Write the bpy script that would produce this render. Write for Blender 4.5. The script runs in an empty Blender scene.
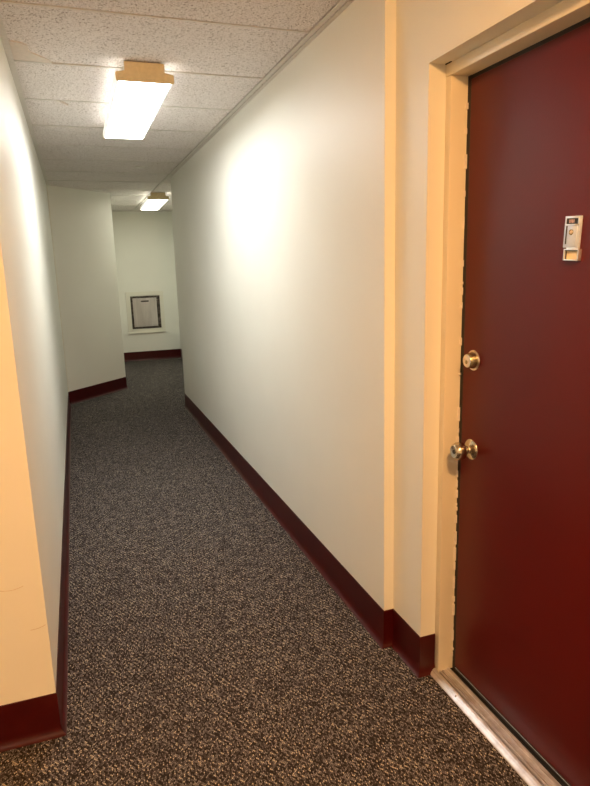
import bpy, bmesh, math, random
from mathutils import Vector, Matrix
random.seed(7)
PI = math.pi
SC = bpy.context.scene
C = SC.collection
H = 2.289          # ceiling height
HB = 0.144         # cove base height

# ------------------------------------------------------------------ helpers
def bm_new(): return bmesh.new()

def add_box(bm, x0, x1, y0, y1, z0, z1, bev=0.0, seg=2):
    t = bmesh.new()
    bmesh.ops.create_cube(t, size=1)
    for v in t.verts:
        v.co = Vector(((x0 + x1) / 2 + v.co.x * (x1 - x0), (y0 + y1) / 2 + v.co.y * (y1 - y0), (z0 + z1) / 2 + v.co.z * (z1 - z0)))
    if bev:
        bmesh.ops.bevel(t, geom=list(t.edges), offset=bev, segments=seg, profile=0.5, affect='EDGES')
    m = bpy.data.meshes.new('tmp'); t.to_mesh(m); t.free(); bm.from_mesh(m); bpy.data.meshes.remove(m)

def add_prism(bm, poly, z0, z1):
    """vertical prism over a counter-clockwise footprint"""
    lo = [bm.verts.new((x, y, z0)) for x, y in poly]
    hi = [bm.verts.new((x, y, z1)) for x, y in poly]
    n = len(poly)
    bm.faces.new(list(reversed(lo))); bm.faces.new(hi)
    for i in range(n):
        j = (i + 1) % n
        bm.faces.new((lo[i], lo[j], hi[j], hi[i]))

def add_extrude_y(bm, prof, y0, y1):
    """profile of (x, z) points extruded along y"""
    a = [bm.verts.new((x, y0, z)) for x, z in prof]
    b = [bm.verts.new((x, y1, z)) for x, z in prof]
    n = len(prof)
    bm.faces.new(a); bm.faces.new(list(reversed(b)))
    for i in range(n):
        j = (i + 1) % n
        bm.faces.new((a[j], a[i], b[i], b[j]))

def add_lathe(bm, prof, origin, axis, n=40):
    """prof = (distance along axis, radius)"""
    ax = Vector(axis).normalized(); o = Vector(origin)
    u = ax.orthogonal().normalized(); w = ax.cross(u)
    rings = []
    for d, r in prof:
        if r < 1e-6:
            rings.append([bm.verts.new(o + ax * d)])
        else:
            rings.append([bm.verts.new(o + ax * d + (u * math.cos(2 * PI * k / n) + w * math.sin(2 * PI * k / n)) * r) for k in range(n)])
    for a, b in zip(rings[:-1], rings[1:]):
        for k in range(n):
            l = (k + 1) % n
            if len(a) == 1 and len(b) == 1: continue
            if len(a) == 1: bm.faces.new((a[0], b[k], b[l]))
            elif len(b) == 1: bm.faces.new((a[k], b[0], a[l]))
            else: bm.faces.new((a[k], b[k], b[l], a[l]))

def add_tube(bm, pts, r, n=8):
    pts = [Vector(p) for p in pts]
    rings = []
    for i, p in enumerate(pts):
        d = (pts[min(i + 1, len(pts) - 1)] - pts[max(i - 1, 0)]).normalized()
        u = d.orthogonal().normalized() if i == 0 else (U - d * U.dot(d)).normalized()
        U = u; w = d.cross(u)
        rings.append([bm.verts.new(p + (u * math.cos(2 * PI * k / n) + w * math.sin(2 * PI * k / n)) * r) for k in range(n)])
    for a, b in zip(rings[:-1], rings[1:]):
        for k in range(n):
            bm.faces.new((a[k], a[(k + 1) % n], b[(k + 1) % n], b[k]))
    bm.faces.new(list(reversed(rings[0]))); bm.faces.new(rings[-1])

def obj(name, bm, m, parent=None, label=None, cat=None, group=None, kind=None, smooth=False, origin=None, recalc=True):
    if recalc: bmesh.ops.recalc_face_normals(bm, faces=list(bm.faces))
    if origin is not None:
        bmesh.ops.translate(bm, verts=list(bm.verts), vec=-Vector(origin))
    me = bpy.data.meshes.new(name); bm.to_mesh(me); bm.free()
    o = bpy.data.objects.new(name, me); C.objects.link(o)
    if origin is not None: o.location = origin
    if m: me.materials.append(m)
    if smooth:
        for p in me.polygons: p.use_smooth = True
        me.set_sharp_from_angle(angle=math.radians(35))
    if parent is not None: o.parent = parent
    for k, v in (('label', label), ('category', cat), ('group', group), ('kind', kind)):
        if v: o[k] = v
    return o

def struct(name, bm, m, label=None, parent=None, **k):
    return obj(name, bm, m, parent, label=label, kind=None if parent else 'structure', **k)

# ------------------------------------------------------------------ materials
def nt(name):
    m = bpy.data.materials.new(name); m.use_nodes = True
    t = m.node_tree; b = t.nodes['Principled BSDF']
    return m, t, b
def N(t, kind, **k):
    n = t.nodes.new(kind)
    for a, v in k.items(): setattr(n, a, v)
    return n
def L(t, a, b): t.links.new(a, b)
def rgb(v): return (v[0], v[1], v[2], 1)
def ramp(t, fac, stops, interp='LINEAR'):
    r = N(t, 'ShaderNodeValToRGB'); r.color_ramp.interpolation = interp
    e = r.color_ramp.elements
    while len(e) < len(stops): e.new(0.5)
    for q, (p, c) in zip(e, stops):
        q.position = p; q.color = rgb(c)
    L(t, fac, r.inputs[0]); return r
def noise(t, vec, scale, detail=2, rough=.5):
    n = N(t, 'ShaderNodeTexNoise'); n.inputs['Scale'].default_value = scale
    n.inputs['Detail'].default_value = detail; n.inputs['Roughness'].default_value = rough
    L(t, vec, n.inputs['Vector']); return n
def objvec(t):
    return N(t, 'ShaderNodeTexCoord').outputs['Object']
def bump(t, b, h, strength, dist):
    n = N(t, 'ShaderNodeBump'); n.inputs['Strength'].default_value = strength; n.inputs['Distance'].default_value = dist
    L(t, h, n.inputs['Height']); L(t, n.outputs[0], b.inputs['Normal']); return n

def paint(name, c, rough=.45, var=.04, bs=.12, spec=.5):
    m, t, b = nt(name); v = objvec(t)
    n1 = noise(t, v, 1.7, 3); n2 = noise(t, v, 260, 2)
    r = ramp(t, n1.outputs[0], [(.3, [x * (1 - var) for x in c]), (.7, [min(1, x * (1 + var)) for x in c])])
    L(t, r.outputs[0], b.inputs['Base Color'])
    b.inputs['Roughness'].default_value = rough
    b.inputs['Specular IOR Level'].default_value = spec
    n3 = noise(t, v, 9, 2)
    mx = N(t, 'ShaderNodeMath', operation='MULTIPLY_ADD'); L(t, n3.outputs[0], mx.inputs[0]); mx.inputs[1].default_value = 1.5; L(t, n2.outputs[0], mx.inputs[2])
    bump(t, b, mx.outputs[0], bs, .002)
    return m
def plain(name, c, rough=.5, metal=0, spec=.5):
    m, t, b = nt(name)
    v = objvec(t); n = noise(t, v, 60, 2)
    r = ramp(t, n.outputs[0], [(.3, [x * .94 for x in c]), (.7, [min(1, x * 1.05) for x in c])])
    L(t, r.outputs[0], b.inputs['Base Color'])
    b.inputs['Roughness'].default_value = rough; b.inputs['Metallic'].default_value = metal
    b.inputs['Specular IOR Level'].default_value = spec
    return m
def emit(name, c, s):
    m, t, b = nt(name)
    b.inputs['Base Color'].default_value = rgb((.8, .8, .78)); b.inputs['Emission Color'].default_value = rgb(c)
    b.inputs['Emission Strength'].default_value = s; b.inputs['Roughness'].default_value = .4
    return m

WALL = paint('wall_paint', (.815, .82, .76), .48, .02)
TRIMP = paint('frame_paint', (.74, .69, .56), .4, .03, .1)
CREAM = paint('panel_trim_paint', (.78, .77, .68), .45, .03)

# carpet: rows of loops in dark brown, grey and tan flecks gathered along diagonals
def carpet():
    m, t, b = nt('tweed_carpet'); v = objvec(t)
    mp = N(t, 'ShaderNodeMapping'); mp.inputs['Rotation'].default_value = (0, 0, math.radians(4)); L(t, v, mp.inputs[0])
    wv = N(t, 'ShaderNodeVectorMath', operation='MULTIPLY'); L(t, mp.outputs[0], wv.inputs[0]); wv.inputs[1].default_value = (1 / .0037, 1 / .0072, 0)
    # offset every other column by half a loop
    sp = N(t, 'ShaderNodeSeparateXYZ'); L(t, wv.outputs[0], sp.inputs[0])
    fl = N(t, 'ShaderNodeMath', operation='FLOOR'); L(t, sp.outputs[0], fl.inputs[0])
    hf = N(t, 'ShaderNodeMath', operation='MULTIPLY_ADD'); L(t, fl.outputs[0], hf.inputs[0]); hf.inputs[1].default_value = .5; L(t, sp.outputs[1], hf.inputs[2])
    fy = N(t, 'ShaderNodeMath', operation='FLOOR'); L(t, hf.outputs[0], fy.inputs[0])
    cb = N(t, 'ShaderNodeCombineXYZ'); L(t, fl.outputs[0], cb.inputs[0]); L(t, fy.outputs[0], cb.inputs[1])
    wn = N(t, 'ShaderNodeTexWhiteNoise', noise_dimensions='2D'); L(t, cb.outputs[0], wn.inputs['Vector'])
    # diagonal clustering
    m2 = N(t, 'ShaderNodeMapping'); m2.inputs['Rotation'].default_value = (0, 0, math.radians(38)); m2.inputs['Scale'].default_value = (1, 3.2, 1); L(t, v, m2.inputs[0])
    n1 = noise(t, m2.outputs[0], 17, 2, .6)
    m3 = N(t, 'ShaderNodeMapping'); m3.inputs['Rotation'].default_value = (0, 0, math.radians(-35)); m3.inputs['Scale'].default_value = (1, 2.4, 1); L(t, v, m3.inputs[0])
    n2 = noise(t, m3.outputs[0], 14, 2, .6)
    mxx = N(t, 'ShaderNodeMath', operation='MAXIMUM'); L(t, n1.outputs[0], mxx.inputs[0]); L(t, n2.outputs[0], mxx.inputs[1])
    sh = N(t, 'ShaderNodeMath', operation='MULTIPLY_ADD'); L(t, mxx.outputs[0], sh.inputs[0]); sh.inputs[1].default_value = .9; sh.inputs[2].default_value = -.68
    tw = N(t, 'ShaderNodeMath', operation='MULTIPLY_ADD'); L(t, fy.outputs[0], tw.inputs[0]); tw.inputs[1].default_value = 3; L(t, fl.outputs[0], tw.inputs[2])
    tp = N(t, 'ShaderNodeMath', operation='PINGPONG'); L(t, tw.outputs[0], tp.inputs[0]); tp.inputs[1].default_value = 5.5
    ts = N(t, 'ShaderNodeMath', operation='MULTIPLY_ADD'); L(t, tp.outputs[0], ts.inputs[0]); ts.inputs[1].default_value = .075; L(t, sh.outputs[0], ts.inputs[2])
    ad = N(t, 'ShaderNodeMath', operation='ADD'); L(t, wn.outputs['Value'], ad.inputs[0]); L(t, ts.outputs[0], ad.inputs[1])
    col = ramp(t, ad.outputs[0], [(0, (.022, .017, .016)), (.27, (.062, .052, .050)), (.52, (.135, .122, .120)), (.75, (.24, .222, .218)), (.95, (.32, .29, .25)), (1.0, (.52, .46, .36))], 'CONSTANT')
    b.inputs['Roughness'].default_value = .95; b.inputs['Specular IOR Level'].default_value = .12
    # loop relief
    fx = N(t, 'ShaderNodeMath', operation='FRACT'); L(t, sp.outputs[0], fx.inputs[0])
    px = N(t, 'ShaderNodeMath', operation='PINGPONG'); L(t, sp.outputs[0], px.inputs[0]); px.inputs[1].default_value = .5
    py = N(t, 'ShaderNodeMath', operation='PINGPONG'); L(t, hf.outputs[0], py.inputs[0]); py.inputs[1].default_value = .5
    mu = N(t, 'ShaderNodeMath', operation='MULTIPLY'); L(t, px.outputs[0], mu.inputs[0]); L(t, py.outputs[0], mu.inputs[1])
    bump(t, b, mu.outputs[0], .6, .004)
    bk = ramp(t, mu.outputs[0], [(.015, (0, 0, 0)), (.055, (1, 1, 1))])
    mxc = N(t, 'ShaderNodeMix', data_type='RGBA'); L(t, bk.outputs[0], mxc.inputs[0]); mxc.inputs[6].default_value = rgb((.018, .013, .012)); L(t, col.outputs[0], mxc.inputs[7])  # dark backing between loops, with crevice shade put into the colour
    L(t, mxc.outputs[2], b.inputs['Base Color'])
    return m
CARPET = carpet()

def tile_mat():
    m, t, b = nt('mineral_fibre_tile'); v = objvec(t)
    n1 = noise(t, v, 150, 2, .55); n2 = noise(t, v, 330, 2, .5); n3 = noise(t, v, 1.1, 2)
    base = ramp(t, n3.outputs[0], [(.35, (.84, .80, .78)), (.65, (.90, .86, .84))])
    pits = ramp(t, n1.outputs[0], [(.345, (.30, .24, .2)), (.405, (1, 1, 1))])
    fine = ramp(t, n2.outputs[0], [(.36, (.62, .58, .55)), (.5, (1, 1, 1))])
    a = N(t, 'ShaderNodeMix', data_type='RGBA', blend_type='MULTIPLY'); a.inputs[0].default_value = 1
    L(t, base.outputs[0], a.inputs[6]); L(t, pits.outputs[0], a.inputs[7])
    c = N(t, 'ShaderNodeMix', data_type='RGBA', blend_type='MULTIPLY'); c.inputs[0].default_value = 1
    L(t, a.outputs[2], c.inputs[6]); L(t, fine.outputs[0], c.inputs[7])
    L(t, c.outputs[2], b.inputs['Base Color']); b.inputs['Roughness'].default_value = .9
    b.inputs['Specular IOR Level'].default_value = .15
    ml = N(t, 'ShaderNodeMath', operation='ADD'); L(t, pits.outputs[0], ml.inputs[0]); L(t, n2.outputs[0], ml.inputs[1])
    bump(t, b, ml.outputs[0], .35, .002)
    return m
TILE = tile_mat()
STAIN = plain('stained_tile', (.72, .65, .58), .9)
GRID = plain('grid_enamel', (.68, .65, .60), .5)
DARK = plain('dark_void', (.012, .010, .009), .9)
RUBBER = plain('black_seal_and_gap', (.010, .009, .009), .6)

def door_mat():
    m, t, b = nt('oxblood_door_paint'); v = objvec(t)
    n1 = noise(t, v, 2.2, 3); n2 = noise(t, v, 170, 2)
    r = ramp(t, n1.outputs[0], [(.3, (.085, .0030, .0022)), (.7, (.097, .0040, .0030))])
    L(t, r.outputs[0], b.inputs['Base Color'])
    rr = N(t, 'ShaderNodeMapRange'); L(t, n1.outputs[0], rr.inputs[0]); rr.inputs[3].default_value = .30; rr.inputs[4].default_value = .38
    b.inputs['Specular IOR Level'].default_value = .33
    L(t, rr.outputs[0], b.inputs['Roughness'])
    bump(t, b, n2.outputs[0], .10, .001)
    return m
DOORM = door_mat()

def base_mat():
    m, t, b = nt('maroon_vinyl_base'); v = objvec(t)
    n1 = noise(t, v, 14, 4, .65)
    r = ramp(t, n1.outputs[0], [(.35, (.043, .0018, .0022)), (.6, (.053, .0026, .0028)), (.8, (.068, .007, .006))])
    L(t, r.outputs[0], b.inputs['Base Color']); b.inputs['Roughness'].default_value = .34; b.inputs['Specular IOR Level'].default_value = .3
    return m
BASE = base_mat()

NICKEL = plain('worn_satin_brass', (.50, .46, .31), .27, 1)
NICKEL2 = plain('worn_satin_nickel', (.58, .54, .45), .24, 1)
BRASSED = plain('pale_brass_rim', (.84, .78, .72), .28, 1)
CHROME = plain('polished_chrome', (.84, .88, .95), .28, .8)
CHROMEP = plain('brushed_silver_plate', (.60, .70, .88), .4, .25)
CARD = plain('cream_card', (.85, .72, .50), .7)
BRONZE = plain('tarnished_screw', (.30, .22, .16), .5, .6)
BLACK = plain('black_plastic_and_shade', (.02, .02, .02), .4)
PINK = plain('faded_print', (.55, .36, .34), .6)

def alu():
    m, t, b = nt('worn_threshold_metal'); v = objvec(t)
    mp = N(t, 'ShaderNodeMapping'); mp.inputs['Scale'].default_value = (140, 3, 140); L(t, v, mp.inputs[0])
    n = noise(t, mp.outputs[0], 1, 3, .6); n2 = noise(t, v, 22, 3, .6)
    mx = N(t, 'ShaderNodeMath', operation='MULTIPLY'); L(t, n.outputs[0], mx.inputs[0]); L(t, n2.outputs[0], mx.inputs[1])
    r = ramp(t, mx.outputs[0], [(.12, (.46, .42, .42)), (.32, (.70, .68, .70))])
    L(t, r.outputs[0], b.inputs['Base Color']); b.inputs['Metallic'].default_value = .6; b.inputs['Roughness'].default_value = .38
    return m
ALU = alu()

def chute_frame():
    m, t, b = nt('worn_blackened_steel'); v = objvec(t); n = noise(t, v, 26, 4, .7)
    r = ramp(t, n.outputs[0], [(.40, (.030, .025, .022)), (.60, (.12, .10, .085)), (.74, (.34, .31, .26))])
    L(t, r.outputs[0], b.inputs['Base Color']); b.inputs['Roughness'].default_value = .5; b.inputs['Metallic'].default_value = .4
    return m
def chute_panel():
    m, t, b = nt('brushed_steel_panel'); v = objvec(t)
    mp = N(t, 'ShaderNodeMapping'); mp.inputs['Scale'].default_value = (9, 1, 1.2); L(t, v, mp.inputs[0])
    n = noise(t, mp.outputs[0], 1, 3, .6)
    r = ramp(t, n.outputs[0], [(.35, (.46, .45, .44)), (.65, (.64, .63, .62))])
    L(t, r.outputs[0], b.inputs['Base Color']); b.inputs['Roughness'].default_value = .38; b.inputs['Metallic'].default_value = .6
    return m
CHF, CHP = chute_frame(), chute_panel()
LENS = emit('lit_acrylic_lens', (1.0, .99, .955), 20)
LENS_FILL = emit('added_fill_lens', (1.0, .82, .64), 10)  # emission of the added fill lamp
LENS2 = emit('lit_acrylic_lens_old', (1.0, .975, .80), 14)
SIDE = emit('lit_acrylic_side', (1.0, .97, .90), .5)
ENDCAP = plain('tan_enamel', (.66, .55, .33), .5)  # one even tan for the end caps
HOUSING = plain('white_fixture_enamel', (.8, .78, .72), .4)
WARM = emit('warm_lit_globe', (1.0, .49, .165), 315)

# ------------------------------------------------------------------ floor and ceiling
bm = bm_new(); add_box(bm, -1.92, 1.80, -1.5, 10.1, -.03, 0)
struct('floor', bm, CARPET, 'grey brown tweed loop carpet with tan flecks')

TY0, DT, XG = 2.409, .6096, .945       # first cross line, pitch, right hand runner
XL, XR, XD, XF = -.174, .977, 1.016, 1.073
YE, YS, YC, YA, YR, YEND = 1.837, 1.865, 1.670, 6.973, 6.302, 9.953
lines = [TY0 + DT * k for k in range(-7, 14)]
bm = bm_new()
for k in range(len(lines) - 1):         # lay-in tiles; each sits a hair differently in the grid
    y0, y1 = lines[k] + .0115, lines[k + 1] - .0115
    if k == len(lines) - 2: y1 = 10.1
    sag = random.uniform(-.0015, .0015)
    if y1 > YE + .1 and y0 < YR:
        spans = [(XL - .05, XG - .013), (XG + .013, 1.10)]
        if y0 > YR - .6: spans = [(-.6, XG - .013), (XG + .013, 1.75)]
    elif y0 >= YR:
        spans = [(-.6, XG - .013), (XG + .013, 1.75)]
    else:
        spans = [(-1.90, -.29), (-.27, XG - .013), (XG + .013, 1.2)]
    for a, b_ in spans:
        add_box(bm, a, b_, y0, y1, H + .001 + sag, H + .018 + sag, .002, 1)
add_box(bm, -1.92, 1.80, -1.5, 10.1, H + .05, H + .08)
CEIL = struct('ceiling', bm, TILE, 'speckled mineral fibre lay-in ceiling tiles')
bm = bm_new()
for y in lines[:-1]:                     # narrow cross tees
    x0, x1 = (-1.9, 1.2) if y < YE else ((-.6, 1.75) if y > YR else (XL - .05, 1.05))
    add_box(bm, x0, x1, y - .0062, y + .0062, H - .0022, H + .0105)
for x in (XG,):
    add_box(bm, x - .009, x + .009, -1.5, 10.0, H - .003, H + .0105)
add_box(bm, -.291, -.269, -1.5, 1.83, H - .0045, H + .0005)
struct('ceiling_grid', bm, GRID, 'narrow metal ceiling grid', parent=CEIL)
# dark plenum seen through the gaps beside the tees
bm = bm_new()
fl = [(-.149, 2.775), (-.132, 2.776), (-.116, 2.779), (-.100, 2.79), (-.086, 2.811), (-.084, 2.835), (-.087, 2.857), (-.08, 2.885), (-.066, 2.904), (-.047, 2.925), (-.026, 2.95), (-.01, 2.975), (0, 3.006), (-.149, 3.006)]
c0 = []
for i, (x, y) in enumerate(fl):
    fold = .0035 if 0 < i < 13 else .001
    c0.append((x, y, H - fold))
up = [bm.verts.new((x, y, z)) for x, y, z in c0]; dn = [bm.verts.new((x, y, H + .0025)) for x, y, z in c0]
bm.faces.new(up); bm.faces.new(list(reversed(dn)))
for i in range(len(fl)):
    j = (i + 1) % len(fl); bm.faces.new((up[i], up[j], dn[j], dn[i]))
struct('sagging_flap', bm, STAIN, 'brownish torn flap of damaged tile surface', parent=CEIL)
bm = bm_new()
add_tube(bm, [(.025, 3.645, H - .001), (.040, 3.665, H - .002), (.055, 3.70, H - .001)], .006, 6)
struct('chipped_spot', bm, STAIN, 'small dark chip in the tile', parent=CEIL)

# wall angles where the ceiling meets the walls
def strip(name, pts, w, label):
    """flat strip following a wall line, lying on the room side (left of travel)"""
    bm = bm_new(); P = offset(pts, w)
    for i in range(len(pts) - 1):
        q = [pts[i], pts[i + 1], P[i + 1], P[i]]
        add_prism(bm, q, H - .004, H + .0006)
    return struct(name, bm, GRID, label)
def offset(pts, w):
    out = []
    for i, p in enumerate(pts):
        p = Vector(p); ns = []
        for a, b_ in ((i - 1, i), (i, i + 1)):
            if a >= 0 and b_ < len(pts):
                d = (Vector(pts[b_]) - Vector(pts[a])).normalized(); ns.append(Vector((-d.y, d.x)))
        if len(ns) == 1: o = ns[0] * w
        else:
            o = (ns[0] + ns[1]); o = o / o.dot(ns[0]) * w
        out.append((p.x + o.x, p.y + o.y))
    return out

R_PATH = [(XF, YC), (XD, YC), (XD, YS), (XR, YS), (XR, YR), (1.525, YR), (1.525, YEND), (.484, YEND)]   # room is on the left of travel
L_PATH = [(.484, YEND), (.484, 7.652), (XL, YA), (XL, YE), (-1.8, YE)]
strip('trim_1', [(XD, -1.38), (XD, YS), (XR, YS), (XR, YR)], .017, 'narrow metal ceiling angle along the right wall')
strip('trim_2', [(XL, YA), (XL, YE), (-1.8, YE)], .024, 'narrow metal ceiling angle along the left wall')
strip('trim_3', [(.484, 7.652), (XL, YA)], .020, 'ceiling angle on the slanted wall')
strip('trim_4', [(1.525, YR), (1.525, YEND), (.484, YEND), (.484, 7.652)], .020, 'ceiling angle round the end of the corridor')

# ------------------------------------------------------------------ walls (solid, with thickness)
ZT = H + .05
def wall(name, poly, label, z0=-.03, z1=ZT):
    bm = bm_new(); add_prism(bm, poly, z0, z1)
    return struct(name, bm, WALL, label)
WL = wall('wall_left', [(XL, YE), (XL, YA), (XL - .12, YA + .05), (XL - .12, YE + .12)], 'long pale left corridor wall')
WF = wall('wall_front', [(XL, YE), (XL - .12, YE + .12), (-1.92, YE + .12), (-1.92, YE)], 'short warm lit wall end at the left, facing the camera')
wall('wall_slanted', [(XL, YA), (.484, 7.652), (.404, 7.74), (XL - .12, YA + .05)], 'slanted pale wall at the far left')
wall('wall_passage', [(.484, 7.652), (.484, YEND), (.364, YEND + .12), (.364, 7.70), (.404, 7.74)], 'wall behind the slanted wall corner')
wall('wall_end', [(.484, YEND), (1.525, YEND), (1.645, YEND + .12), (.364, YEND + .12)], 'pale wall closing the corridor')
wall('wall_recess', [(1.525, YR), (1.645, YR), (1.645, YEND + .12), (1.525, YEND)], 'side wall of the recess at the far right')
wall('wall_right', [(XR, YS), (1.20, YS), (1.20, YR - .12), (1.645, YR - .12), (1.645, YR), (XR, YR)], 'long pale right corridor wall')
# wall holding the door: pier, lintel and the pier beyond the opening
YH = .682; ZO = 1.975
bm = bm_new()
add_prism(bm, [(XD, YC), (1.20, YC), (1.20, YS), (XD, YS)], -.03, ZT)
add_prism(bm, [(XD, YH), (1.20, YH), (1.20, YC), (XD, YC)], ZO, ZT)
add_prism(bm, [(XD, -1.38), (1.20, -1.38), (1.20, YH), (XD, YH)], -.03, ZT)
bmesh.ops.remove_doubles(bm, verts=list(bm.verts), dist=1e-5)
struct('wall_door', bm, WALL, 'wall round the dark red door')
wall('wall_back', [(-1.92, -1.50), (1.20, -1.50), (1.20, -1.38), (-1.80, -1.38)], 'wall behind the camera')
wall('wall_lobby', [(-1.92, -1.50), (-1.80, -1.38), (-1.80, YE), (-1.92, YE)], 'left wall of the space by the door')

# light caulk bead in the corner of the left and the slanted wall
bm = bm_new(); add_tube(bm, [(XL + .003, YA - .003, HB), (XL + .003, YA - .003, H - .004)], .0075, 8)
struct('trim_5', bm, CREAM, 'pale corner bead where the slanted wall starts', smooth=True)

# scuffs and scratches on the paint
def scuff(name, pts, par, label, r=.0009):
    bm = bm_new(); add_tube(bm, pts, r, 6)
    obj(name, bm, SCUFF, par, label=label)
SCUFF = plain('scuff_grey', (.58, .49, .38), .7)
def arc(p, q, sag, ax, n=9):
    P = []
    for i in range(n):
        s = i / (n - 1); v = Vector(p).lerp(Vector(q), s); v[2] += sag * math.sin(PI * s); P.append(v)
    return P
scuff('scratch_mark', arc((-.290, YE, .514), (-.226, YE, .517), -.006, 0), WF, 'faint curved scratch', .0008)
scuff('scratch_mark', arc((-.222, YE, .371), (-.179, YE, .379), -.003, 0), WF, 'faint short scratch', .0007)

# ------------------------------------------------------------------ coved vinyl base
PROF = [(0.0, HB), (.0022, HB), (.0032, HB - .0012), (.0034, .034), (.0046, .022), (.0085, .011), (.0140, .0042), (.0185, .0016), (.0185, 0), (0, 0)]
def cove(name, pts, label):
    bm = bm_new(); offs = [offset(pts, d) for d, z in PROF]
    n = len(PROF); V = [[bm.verts.new((offs[k][i][0], offs[k][i][1], PROF[k][1])) for k in range(n)] for i in range(len(pts))]
    for i in range(len(pts) - 1):
        for k in range(n):
            l = (k + 1) % n
            bm.faces.new((V[i][k], V[i][l], V[i + 1][l], V[i + 1][k]))
    bm.faces.new(V[0]); bm.faces.new(list(reversed(V[-1])))
    return struct(name, bm, BASE, label, smooth=True)
def rounded(pts, r=.004):
    out = [pts[0]]
    for i in range(1, len(pts) - 1):
        a, b_, c = (Vector(pts[j]) for j in (i - 1, i, i + 1))
        out += [tuple(b_ + (a - b_).normalized() * r), tuple(b_ + (c - b_).normalized() * r)]
    return out + [pts[-1]]
cove('baseboard_right', [(XF, YC), (XD, YC), (XD, YS), (XR, YS), (XR, YR), (1.525, YR)], 'dark maroon cove base along the right wall, wrapping to the door frame')
cove('baseboard_end', [(1.525, YR + .02), (1.525, YEND), (.484, YEND)], 'dark maroon cove base under the end wall')
cove('baseboard_slanted', [(.484, YEND - .02), (.484, 7.652), (XL + .0035, YA + .0036)], 'dark maroon cove base along the slanted wall')
cove('baseboard_left', [(XL, YA), (XL, YE), (-1.8, YE)], 'dark maroon cove base along the left wall and round its near corner')
cove('baseboard_lobby', [(-1.8, YE - .02), (-1.8, -1.38), (XD, -1.38), (XD, YH)], 'dark maroon cove base behind the camera')

# ------------------------------------------------------------------ door, frame, threshold
FW, HEADZ, YJ, YJ2 = .025, 1.940, 1.643, .712
bm = bm_new()
add_box(bm, XF, 1.198, YJ, YC - .0005, 0, HEADZ, .0018, 2)
add_box(bm, XF, 1.198, YH + .0005, YJ2, 0, HEADZ, .0018, 2)
add_box(bm, XF - .0015, 1.198, YH + .0005, YC - .0005, HEADZ, ZO - .0012, .0018, 2)
FR = struct('trim_6', bm, TRIMP, 'cream painted frame of the dark red door', smooth=True)
bm = bm_new()                                  # black gasket and stop; they also fill the shaded gap with black
add_box(bm, 1.1305, 1.20, 1.6272, YJ + .001, 0.0, HEADZ)
add_box(bm, 1.142, 1.20, YJ2 - .001, YJ2 + .016, 0.0, HEADZ)
add_box(bm, 1.1320, 1.20, YJ2, YJ, 1.9295, HEADZ + .001)
add_box(bm, 1.1196, 1.20, YJ2, YJ, 0.0, .0125)  # dark filler standing in for shade in the gap under the leaf
struct('seal_and_gap_shade', bm, RUBBER, 'black seal and black-filled shaded gap round the door leaf', parent=FR)
bm = bm_new()                                  # chipped paint down the jamb edge
rr = random.Random(4)
z = .06
while z < 1.90:
    l = rr.uniform(.006, .05)
    add_box(bm, 1.124, 1.124 + rr.uniform(.005, .010), YJ - rr.uniform(.002, .0055), YJ + .001, z, z + l, .0003, 1)
    z += l + rr.uniform(.004, .05) * (2.2 if z > .9 else .7)
obj('paint_chip', bm, plain('chipped_paint', (.80, .74, .66), .6), FR, label='flaked pale paint along the jamb edge')
bm = bm_new(); add_tube(bm, [(XF - .004, YC - .004, ZO - .0006), (XF - .0035, YC - .032, ZO - .0006)], .0022, 6)
obj('open_joint', bm, DARK, FR, label='short black open joint at the corner of the head')

LX, LY0, LY1, LZ0, LZ1 = 1.130, .722, 1.627, .030, 1.929
bm = bm_new(); add_box(bm, LX, LX + .044, LY0, LY1, LZ0, LZ1, .0015, 2)
DOOR = struct('door_1', bm, DOORM, 'dark red flush apartment door')
bm = bm_new(); add_box(bm, LX - .0015, LX + .01, LY0 + .004, LY1 - .004, .016, .0285)
obj('door_sweep', bm, BLACK, DOOR, label='black sweep under the leaf')
bm = bm_new(); add_box(bm, LX - .0022, LX + .01, LY0 + .004, LY1 - .004, .0262, .0278)
obj('door_sweep_edge', bm, CHROMEP, DOOR, label='thin metal edge of the sweep')

# deadbolt
o = (LX, 1.575, 1.119)
bm = bm_new(); add_lathe(bm, [(0, 0), (0, .0315), (.0012, .0315), (.0026, .0300), (.0026, .0262), (.0018, .0262), (.0018, 0)], o, (-1, 0, 0), 48)
db = obj('deadbolt', bm, BRASSED, DOOR, label='round keyed deadbolt with pale rim', smooth=True, origin=o)
db.matrix_parent_inverse = DOOR.matrix_world.inverted()
def sub(name, bm, m, par, label=None, smooth=True, origin=None):
    q = obj(name, bm, m, None, label=label, smooth=smooth, origin=origin)
    q.parent = par
    if par.location.length > 0: q.location = Vector(q.location) - Vector(par.location)
    return q
bm = bm_new(); add_lathe(bm, [(.001, 0), (.001, .0262), (.004, .0258), (.022, .0212), (.0232, .0205), (.0232, 0)], o, (-1, 0, 0), 48)
sub('collar', bm, NICKEL, db, 'tapered brass collar')
bm = bm_new(); add_lathe(bm, [(.022, 0), (.0222, .0196), (.0246, .0196), (.0250, .0188), (.0244, .0100), (.0252, .0090), (.0252, 0)], o, (-1, 0, 0), 48)
sub('face', bm, BRASSED, db, 'pale round face')
bm = bm_new()
add_lathe(bm, [(.0248, 0), (.0248, .0062), (.0258, .0060), (.0258, 0)], (o[0], o[1] + .001, o[2] - .004), (-1, 0, 0), 24)
add_box(bm, LX - .0262, LX - .0252, o[1] - .0003, o[1] + .0017, o[2] - .0085, o[2] + .0005)
sub('keyway', bm, NICKEL, db, 'key cylinder')
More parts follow.
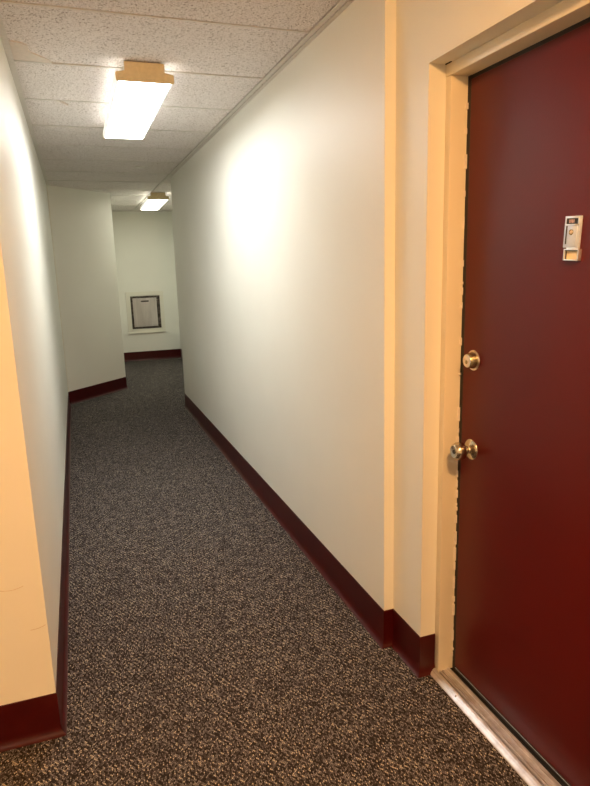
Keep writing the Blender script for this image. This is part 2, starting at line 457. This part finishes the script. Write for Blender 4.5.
# door knob
o = (LX, 1.571, .836)
bm = bm_new(); add_lathe(bm, [(0, 0), (0, .0335), (.002, .0335), (.0042, .0322), (.0070, .0265), (.0090, .0180), (.0105, .0150), (.0105, 0)], o, (-1, 0, 0), 56)
kb = obj('door_knob', bm, NICKEL2, DOOR, label='round satin nickel door knob', smooth=True, origin=o)
bm = bm_new(); add_lathe(bm, [(.009, .0125), (.013, .0125), (.015, .0108), (.019, .0104), (.022, .0125), (.026, .0185), (.031, .0240), (.037, .0272), (.044, .0284), (.051, .0280), (.058, .0260), (.0630, .0228), (.0655, .0190), (.0650, .0165), (.0640, 0)], o, (-1, 0, 0), 56)
sub('knob_ball', bm, NICKEL2, kb, 'rounded grip')
bm = bm_new(); add_lathe(bm, [(.0638, 0), (.0638, .0068), (.0660, .0062), (.0660, 0)], o, (-1, 0, 0), 32)
add_box(bm, LX - .0666, LX - .0655, o[1] - .001, o[1] + .001, o[2] - .006, o[2] + .006)
sub('key_cylinder', bm, BLACK, kb, 'dark lock cylinder')

# door viewer with number window and card holder, hung a little askew
vy, vz, tilt = 1.1985, 1.479, math.radians(2.6)
VIEW = bpy.data.objects.new('door_viewer', None); C.objects.link(VIEW)
VIEW.location = (LX, vy, vz); VIEW.rotation_euler = (tilt, 0, 0); VIEW.parent = DOOR; VIEW.empty_display_size = .05
VIEW['label'] = 'silver door viewer plate with name windows'
def vpart(name, bm, m, label=None, smooth=False):
    return obj(name, bm, m, VIEW, label=label, smooth=smooth)
# local frame: x out of the door (negative), y towards the jamb (positive = left in view), z up
def vbox(bm, y0, y1, z0, z1, d0, d1, bev=.0006): add_box(bm, -d1 * .5, -d0 * .5, y0, y1, z0, z1, bev * .6, 2)
bm = bm_new(); vbox(bm, -.025, .025, -.037, .036, -.0005, .011, .0015)
vpart('backplate', bm, CHROMEP, smooth=True)
bm = bm_new()
vbox(bm, -.021, .022, .031, .0345, .010, .0145); vbox(bm, -.021, .022, .0150, .0175, .010, .0145)
vbox(bm, .0190, .022, .0150, .0345, .010, .0145); vbox(bm, -.021, -.0180, .0150, .0345, .010, .0145)
vpart('window_rim', bm, CHROME, 'bright rim of the upper window', True)
bm = bm_new(); vbox(bm, -.0182, .0192, .0173, .0312, .0105, .0118, .0002)
vpart('window', bm, BLACK, 'dark window')
bm = bm_new()
for k, (a, b_) in enumerate(((.0075, .0105), (.0035, .0062), (-.0015, .0022), (-.0055, -.0028))):
    vbox(bm, a, b_, .0200 + .0006 * (k % 2), .0282, .0116, .0122, .0001)
vpart('print', bm, PINK, 'faded print')
bm = bm_new(); vbox(bm, -.017, .0135, -.034, .0135, .0105, .0135, .0012)
vpart('cover_plate', bm, CHROMEP, 'pale satin cover plate', True)
bm = bm_new(); vbox(bm, .0150, .0195, -.029, .0135, .0105, .0114, .0002)
vpart('side_slot', bm, BLACK, 'dark vertical slot')
bm = bm_new(); add_lathe(bm, [(.005, .0), (.005, .0068), (.0078, .0066), (.0086, .0056), (.0078, .0046), (.0070, .0044)], (0, .0005, -.001), (-1, 0, 0), 28)
vpart('lens_ring', bm, NICKEL, 'brass ring of the peephole', True)
bm = bm_new(); add_lathe(bm, [(.0066, .0046), (.0076, .0035), (.0081, 0)], (0, .0005, -.001), (-1, 0, 0), 24)
vpart('lens', bm, plain('peephole_glass', (.75, .62, .50), .12), 'peephole glass', True)
bm = bm_new()
vbox(bm, -.0310, .0165, -.0425, -.0400, .0, .020); vbox(bm, -.0310, .0165, -.0670, -.0645, .0, .020)
vbox(bm, .0140, .0165, -.0670, -.0400, .0, .020); vbox(bm, -.0310, -.0285, -.0670, -.0400, .0, .020)
vbox(bm, -.0290, .0145, -.0650, -.0420, -.0005, .004)
vbox(bm, -.025, .014, -.0410, -.0365, .0, .010)
vpart('card_holder', bm, CHROME, 'chrome card holder', True)
bm = bm_new(); vbox(bm, -.0288, .0143, -.0448, -.0425, .0038, .0150, .0001); vbox(bm, .0128, .0143, -.0644, -.0425, .0038, .0110, .0001)  # black strips stand in for the rim's shadow on the card
vpart('holder_shade', bm, BLACK, 'shadow inside the holder rim, built as black strips')
bm = bm_new(); vbox(bm, -.0280, .0126, -.0640, -.0450, .0038, .0060, .0001)
vpart('name_card', bm, CARD, 'cream name card')

# threshold saddle
bm = bm_new()
pr = [(1.047, 0.0), (1.049, .0026), (1.064, .0120), (1.0700, .0138), (1.0710, .0138), (1.0720, .0020), (1.0780, .0020), (1.0775, .0150), (1.0805, .0150), (1.0815, .0090), (1.0870, .0090), (1.0880, .0150), (1.0905, .0150), (1.0915, .0130), (1.106, .0130), (1.1075, .0175), (1.1160, .0175), (1.1190, .0145), (1.1195, 0)]
add_extrude_y(bm, pr, YH + .002, YC - .0205)
add_extrude_y(bm, [(1.047, 0), (1.049, .0026), (1.064, .012), (1.0725, .0138), (1.0725, 0)], YC - .0205, YC - .004)
TH = obj('threshold', bm, ALU, label='worn metal threshold strip across the foot of the dark red door', cat='threshold', smooth=False)
for y in (1.517, .88):
    bm = bm_new(); add_lathe(bm, [(0, 0), (0, .0038), (.0009, .0034), (.0011, .0), ], (1.060, y, .0090), (-.42, 0, .9), 16)
    add_box(bm, 1.0595, 1.0605, y - .0035, y + .0035, .0100, .0104)
    obj('screw', bm, BRONZE, TH, smooth=True)

# ------------------------------------------------------------------ ceiling lights
def ceiling_light(cx, y0, length, rot, label, lens=LENS):
    """wraparound fluorescent; origin at the ceiling, middle of the near end"""
    t = bpy.data.objects.new('ceiling_light', None); C.objects.link(t)
    t.location = (cx, y0, H - .0045); t.rotation_euler = (0, 0, rot); t.empty_display_size = .1
    t['label'] = label; t['category'] = 'ceiling light'; t['group'] = 'corridor ceiling lights'
    top, bot, step, dep = .084, .123, .040, .078
    prof = [(-top, 0), (-top, -step + .004), (-bot + .004, -step - .002), (-bot, -step - .006), (-bot, -dep + .004), (-bot + .003, -dep), (bot - .003, -dep), (bot, -dep + .004), (bot, -step - .006), (bot - .004, -step - .002), (top, -step + .004), (top, 0)]
    for a, b_ in ((0, .007), (length - .007, length)):
        bm = bm_new(); add_extrude_y(bm, prof, a, b_)
        obj('end_cap', bm, ENDCAP, t, label='tan end cap')
    bm = bm_new(); add_extrude_y(bm, [(-top + .004, 0), (-top + .004, -step + .006), (top - .004, -step + .006), (top - .004, 0)], .007, length - .007)
    obj('housing', bm, HOUSING, t)
    bm = bm_new(); add_box(bm, -bot + .013, bot - .013, .008, length - .008, -dep + .0005, -dep + .006, .001, 1)
    df = obj('diffuser', bm, lens, t, label='glowing white lens')
    bm = bm_new()
    for sg in (-1, 1):
        q = [(sg * (bot - .005), -step - .004), (sg * (bot - .002), -step - .008), (sg * (bot - .002), -dep + .006), (sg * (bot - .012), -dep + .0005), (sg * (bot - .014), -dep + .003), (sg * (bot - .012), -step - .006)]
        add_extrude_y(bm, q if sg > 0 else q[::-1], .0075, length - .0075)
    add_box(bm, -bot + .014, bot - .014, .010, length - .010, -step - .006, -step - .003)
    obj('lens_side', bm, SIDE, df, label='dimmer ribbed sides of the lens')
    return t
ceiling_light(.3695, 2.897, 1.219, 0, 'large lit rectangular ceiling light nearer the camera, with tan end cap')
ceiling_light(1.010, 7.522, 1.30, math.radians(-2), 'small lit ceiling light at the far end of the corridor', LENS2)
ceiling_light(-1.05, -.95, 1.219, 0, 'added unseen fill light behind the camera', LENS_FILL)  # unseen lamp added for soft fill on the near walls and door

# flat round cover plate on the ceiling
o = (.631, 5.728, H)
bm = bm_new(); add_lathe(bm, [(-.001, 0), (-.001, .040), (.004, .042), (.0065, .040), (.0065, 0)], o, (0, 0, -1), 40)
cp = obj('ceiling_cover', bm, HOUSING, label='small flat round cover on the ceiling between the two lights', cat='ceiling fitting', smooth=True, origin=o)

# warm lamp over the space by the door, behind the camera
o = (.45, .10, H)
t = bpy.data.objects.new('dome_light', None); C.objects.link(t); t.location = (o[0], o[1], H - .0045)
t['label'] = 'round warm dome lamp on the ceiling behind the camera'; t['category'] = 'ceiling light'
bm = bm_new(); add_lathe(bm, [(0, 0), (0, .125), (.018, .130), (.024, .122), (.024, 0)], (0, 0, 0), (0, 0, -1), 40)
obj('canopy', bm, HOUSING, t, smooth=True)
bm = bm_new(); add_lathe(bm, [(.025, .112), (.040, .110), (.060, .098), (.078, .070), (.086, .035), (.088, 0)], (0, 0, 0), (0, 0, -1), 40)
obj('globe', bm, WARM, t, smooth=True)

# ------------------------------------------------------------------ chute door in the end wall
t = bpy.data.objects.new('chute_door', None); C.objects.link(t); t.location = (1.017, YEND, .44); t.empty_display_size = .1
t['label'] = 'square steel chute door in a cream frame on the end wall'; t['category'] = 'access door'
def cb(bm, x0, x1, z0, z1, d0, d1, bev=.002): add_box(bm, x0, x1, -d1, -d0, z0, z1, bev, 2)
X0, X1, Z0, Z1 = -.288, .285, .0, .640
a0, a1, c0_, c1 = -.222, .226, .066, .573
bm = bm_new()
cb(bm, X0, a0 - .004, Z0 + .010, Z1, 0, .022); cb(bm, a1 + .004, X1, Z0 + .010, Z1, 0, .022)
cb(bm, a0 - .004, a1 + .004, c1 + .004, Z1, 0, .022); cb(bm, a0 - .004, a1 + .004, Z0 + .010, c0_ - .004, 0, .022)
cb(bm, X0, X1, Z0 - .002, Z0 + .012, 0, .028)
obj('wood_frame', bm, CREAM, t, label='cream painted surround')
bm = bm_new(); w = .040
cb(bm, a0, a0 + w - .008, c0_, c1, 0, .016); cb(bm, a1 - w - .008, a1, c0_, c1, 0, .016)
cb(bm, a0 + w - .008, a1 - w - .008, c1 - .032, c1, 0, .016); cb(bm, a0 + w - .008, a1 - w - .008, c0_, c0_ + .030, 0, .016)
obj('steel_frame', bm, CHF, t, label='blackened worn steel rim')
bm = bm_new(); cb(bm, a0 + w - .006, a1 - w - .010, c0_ + .033, c1 - .035, 0, .013)
pn = obj('hatch', bm, CHP, t, label='grey brushed steel hatch')
bm = bm_new(); cb(bm, -.065, .055, c1 - .092, c1 - .072, .0125, .0150, .001)
obj('pull_slot', bm, BLACK, pn, label='dark recess of the pull')
bm = bm_new(); cb(bm, -.055, .055, c1 - .078, c1 - .070, .0125, .026, .001)
obj('pull_handle', bm, CHF, pn, label='small dark pull lip')

# ------------------------------------------------------------------ camera
R = Vector((0.94211839, -0.33408668, -0.02826696)); U = Vector((0.09430987, 0.18315742, 0.97854944)); F = Vector((0.32174303, 0.92457528, -0.20406365))
cam = bpy.data.cameras.new('camera'); co = bpy.data.objects.new('camera', cam); C.objects.link(co)
M = Matrix((R, U, -F)).transposed().to_4x4(); M.translation = Vector((0, 0, 1.42025)); co.matrix_world = M
cam.sensor_fit = 'HORIZONTAL'; cam.sensor_width = 36; cam.lens = 613.998 / 590 * 36
cam.clip_start = .02; cam.clip_end = 100
SC.camera = co

# ------------------------------------------------------------------ world and look
w = bpy.data.worlds.new('world'); SC.world = w; w.use_nodes = True
w.node_tree.nodes['Background'].inputs[0].default_value = (.02, .02, .02, 1); w.node_tree.nodes['Background'].inputs[1].default_value = 1
vs = SC.view_settings; vs.view_transform = 'Standard'; vs.look = 'None'; vs.gamma = 1; vs.exposure = .34; vs.use_curve_mapping = False
SC.cycles.max_bounces = 10; SC.cycles.diffuse_bounces = 6; SC.cycles.glossy_bounces = 4
SC.cycles.use_denoising = True
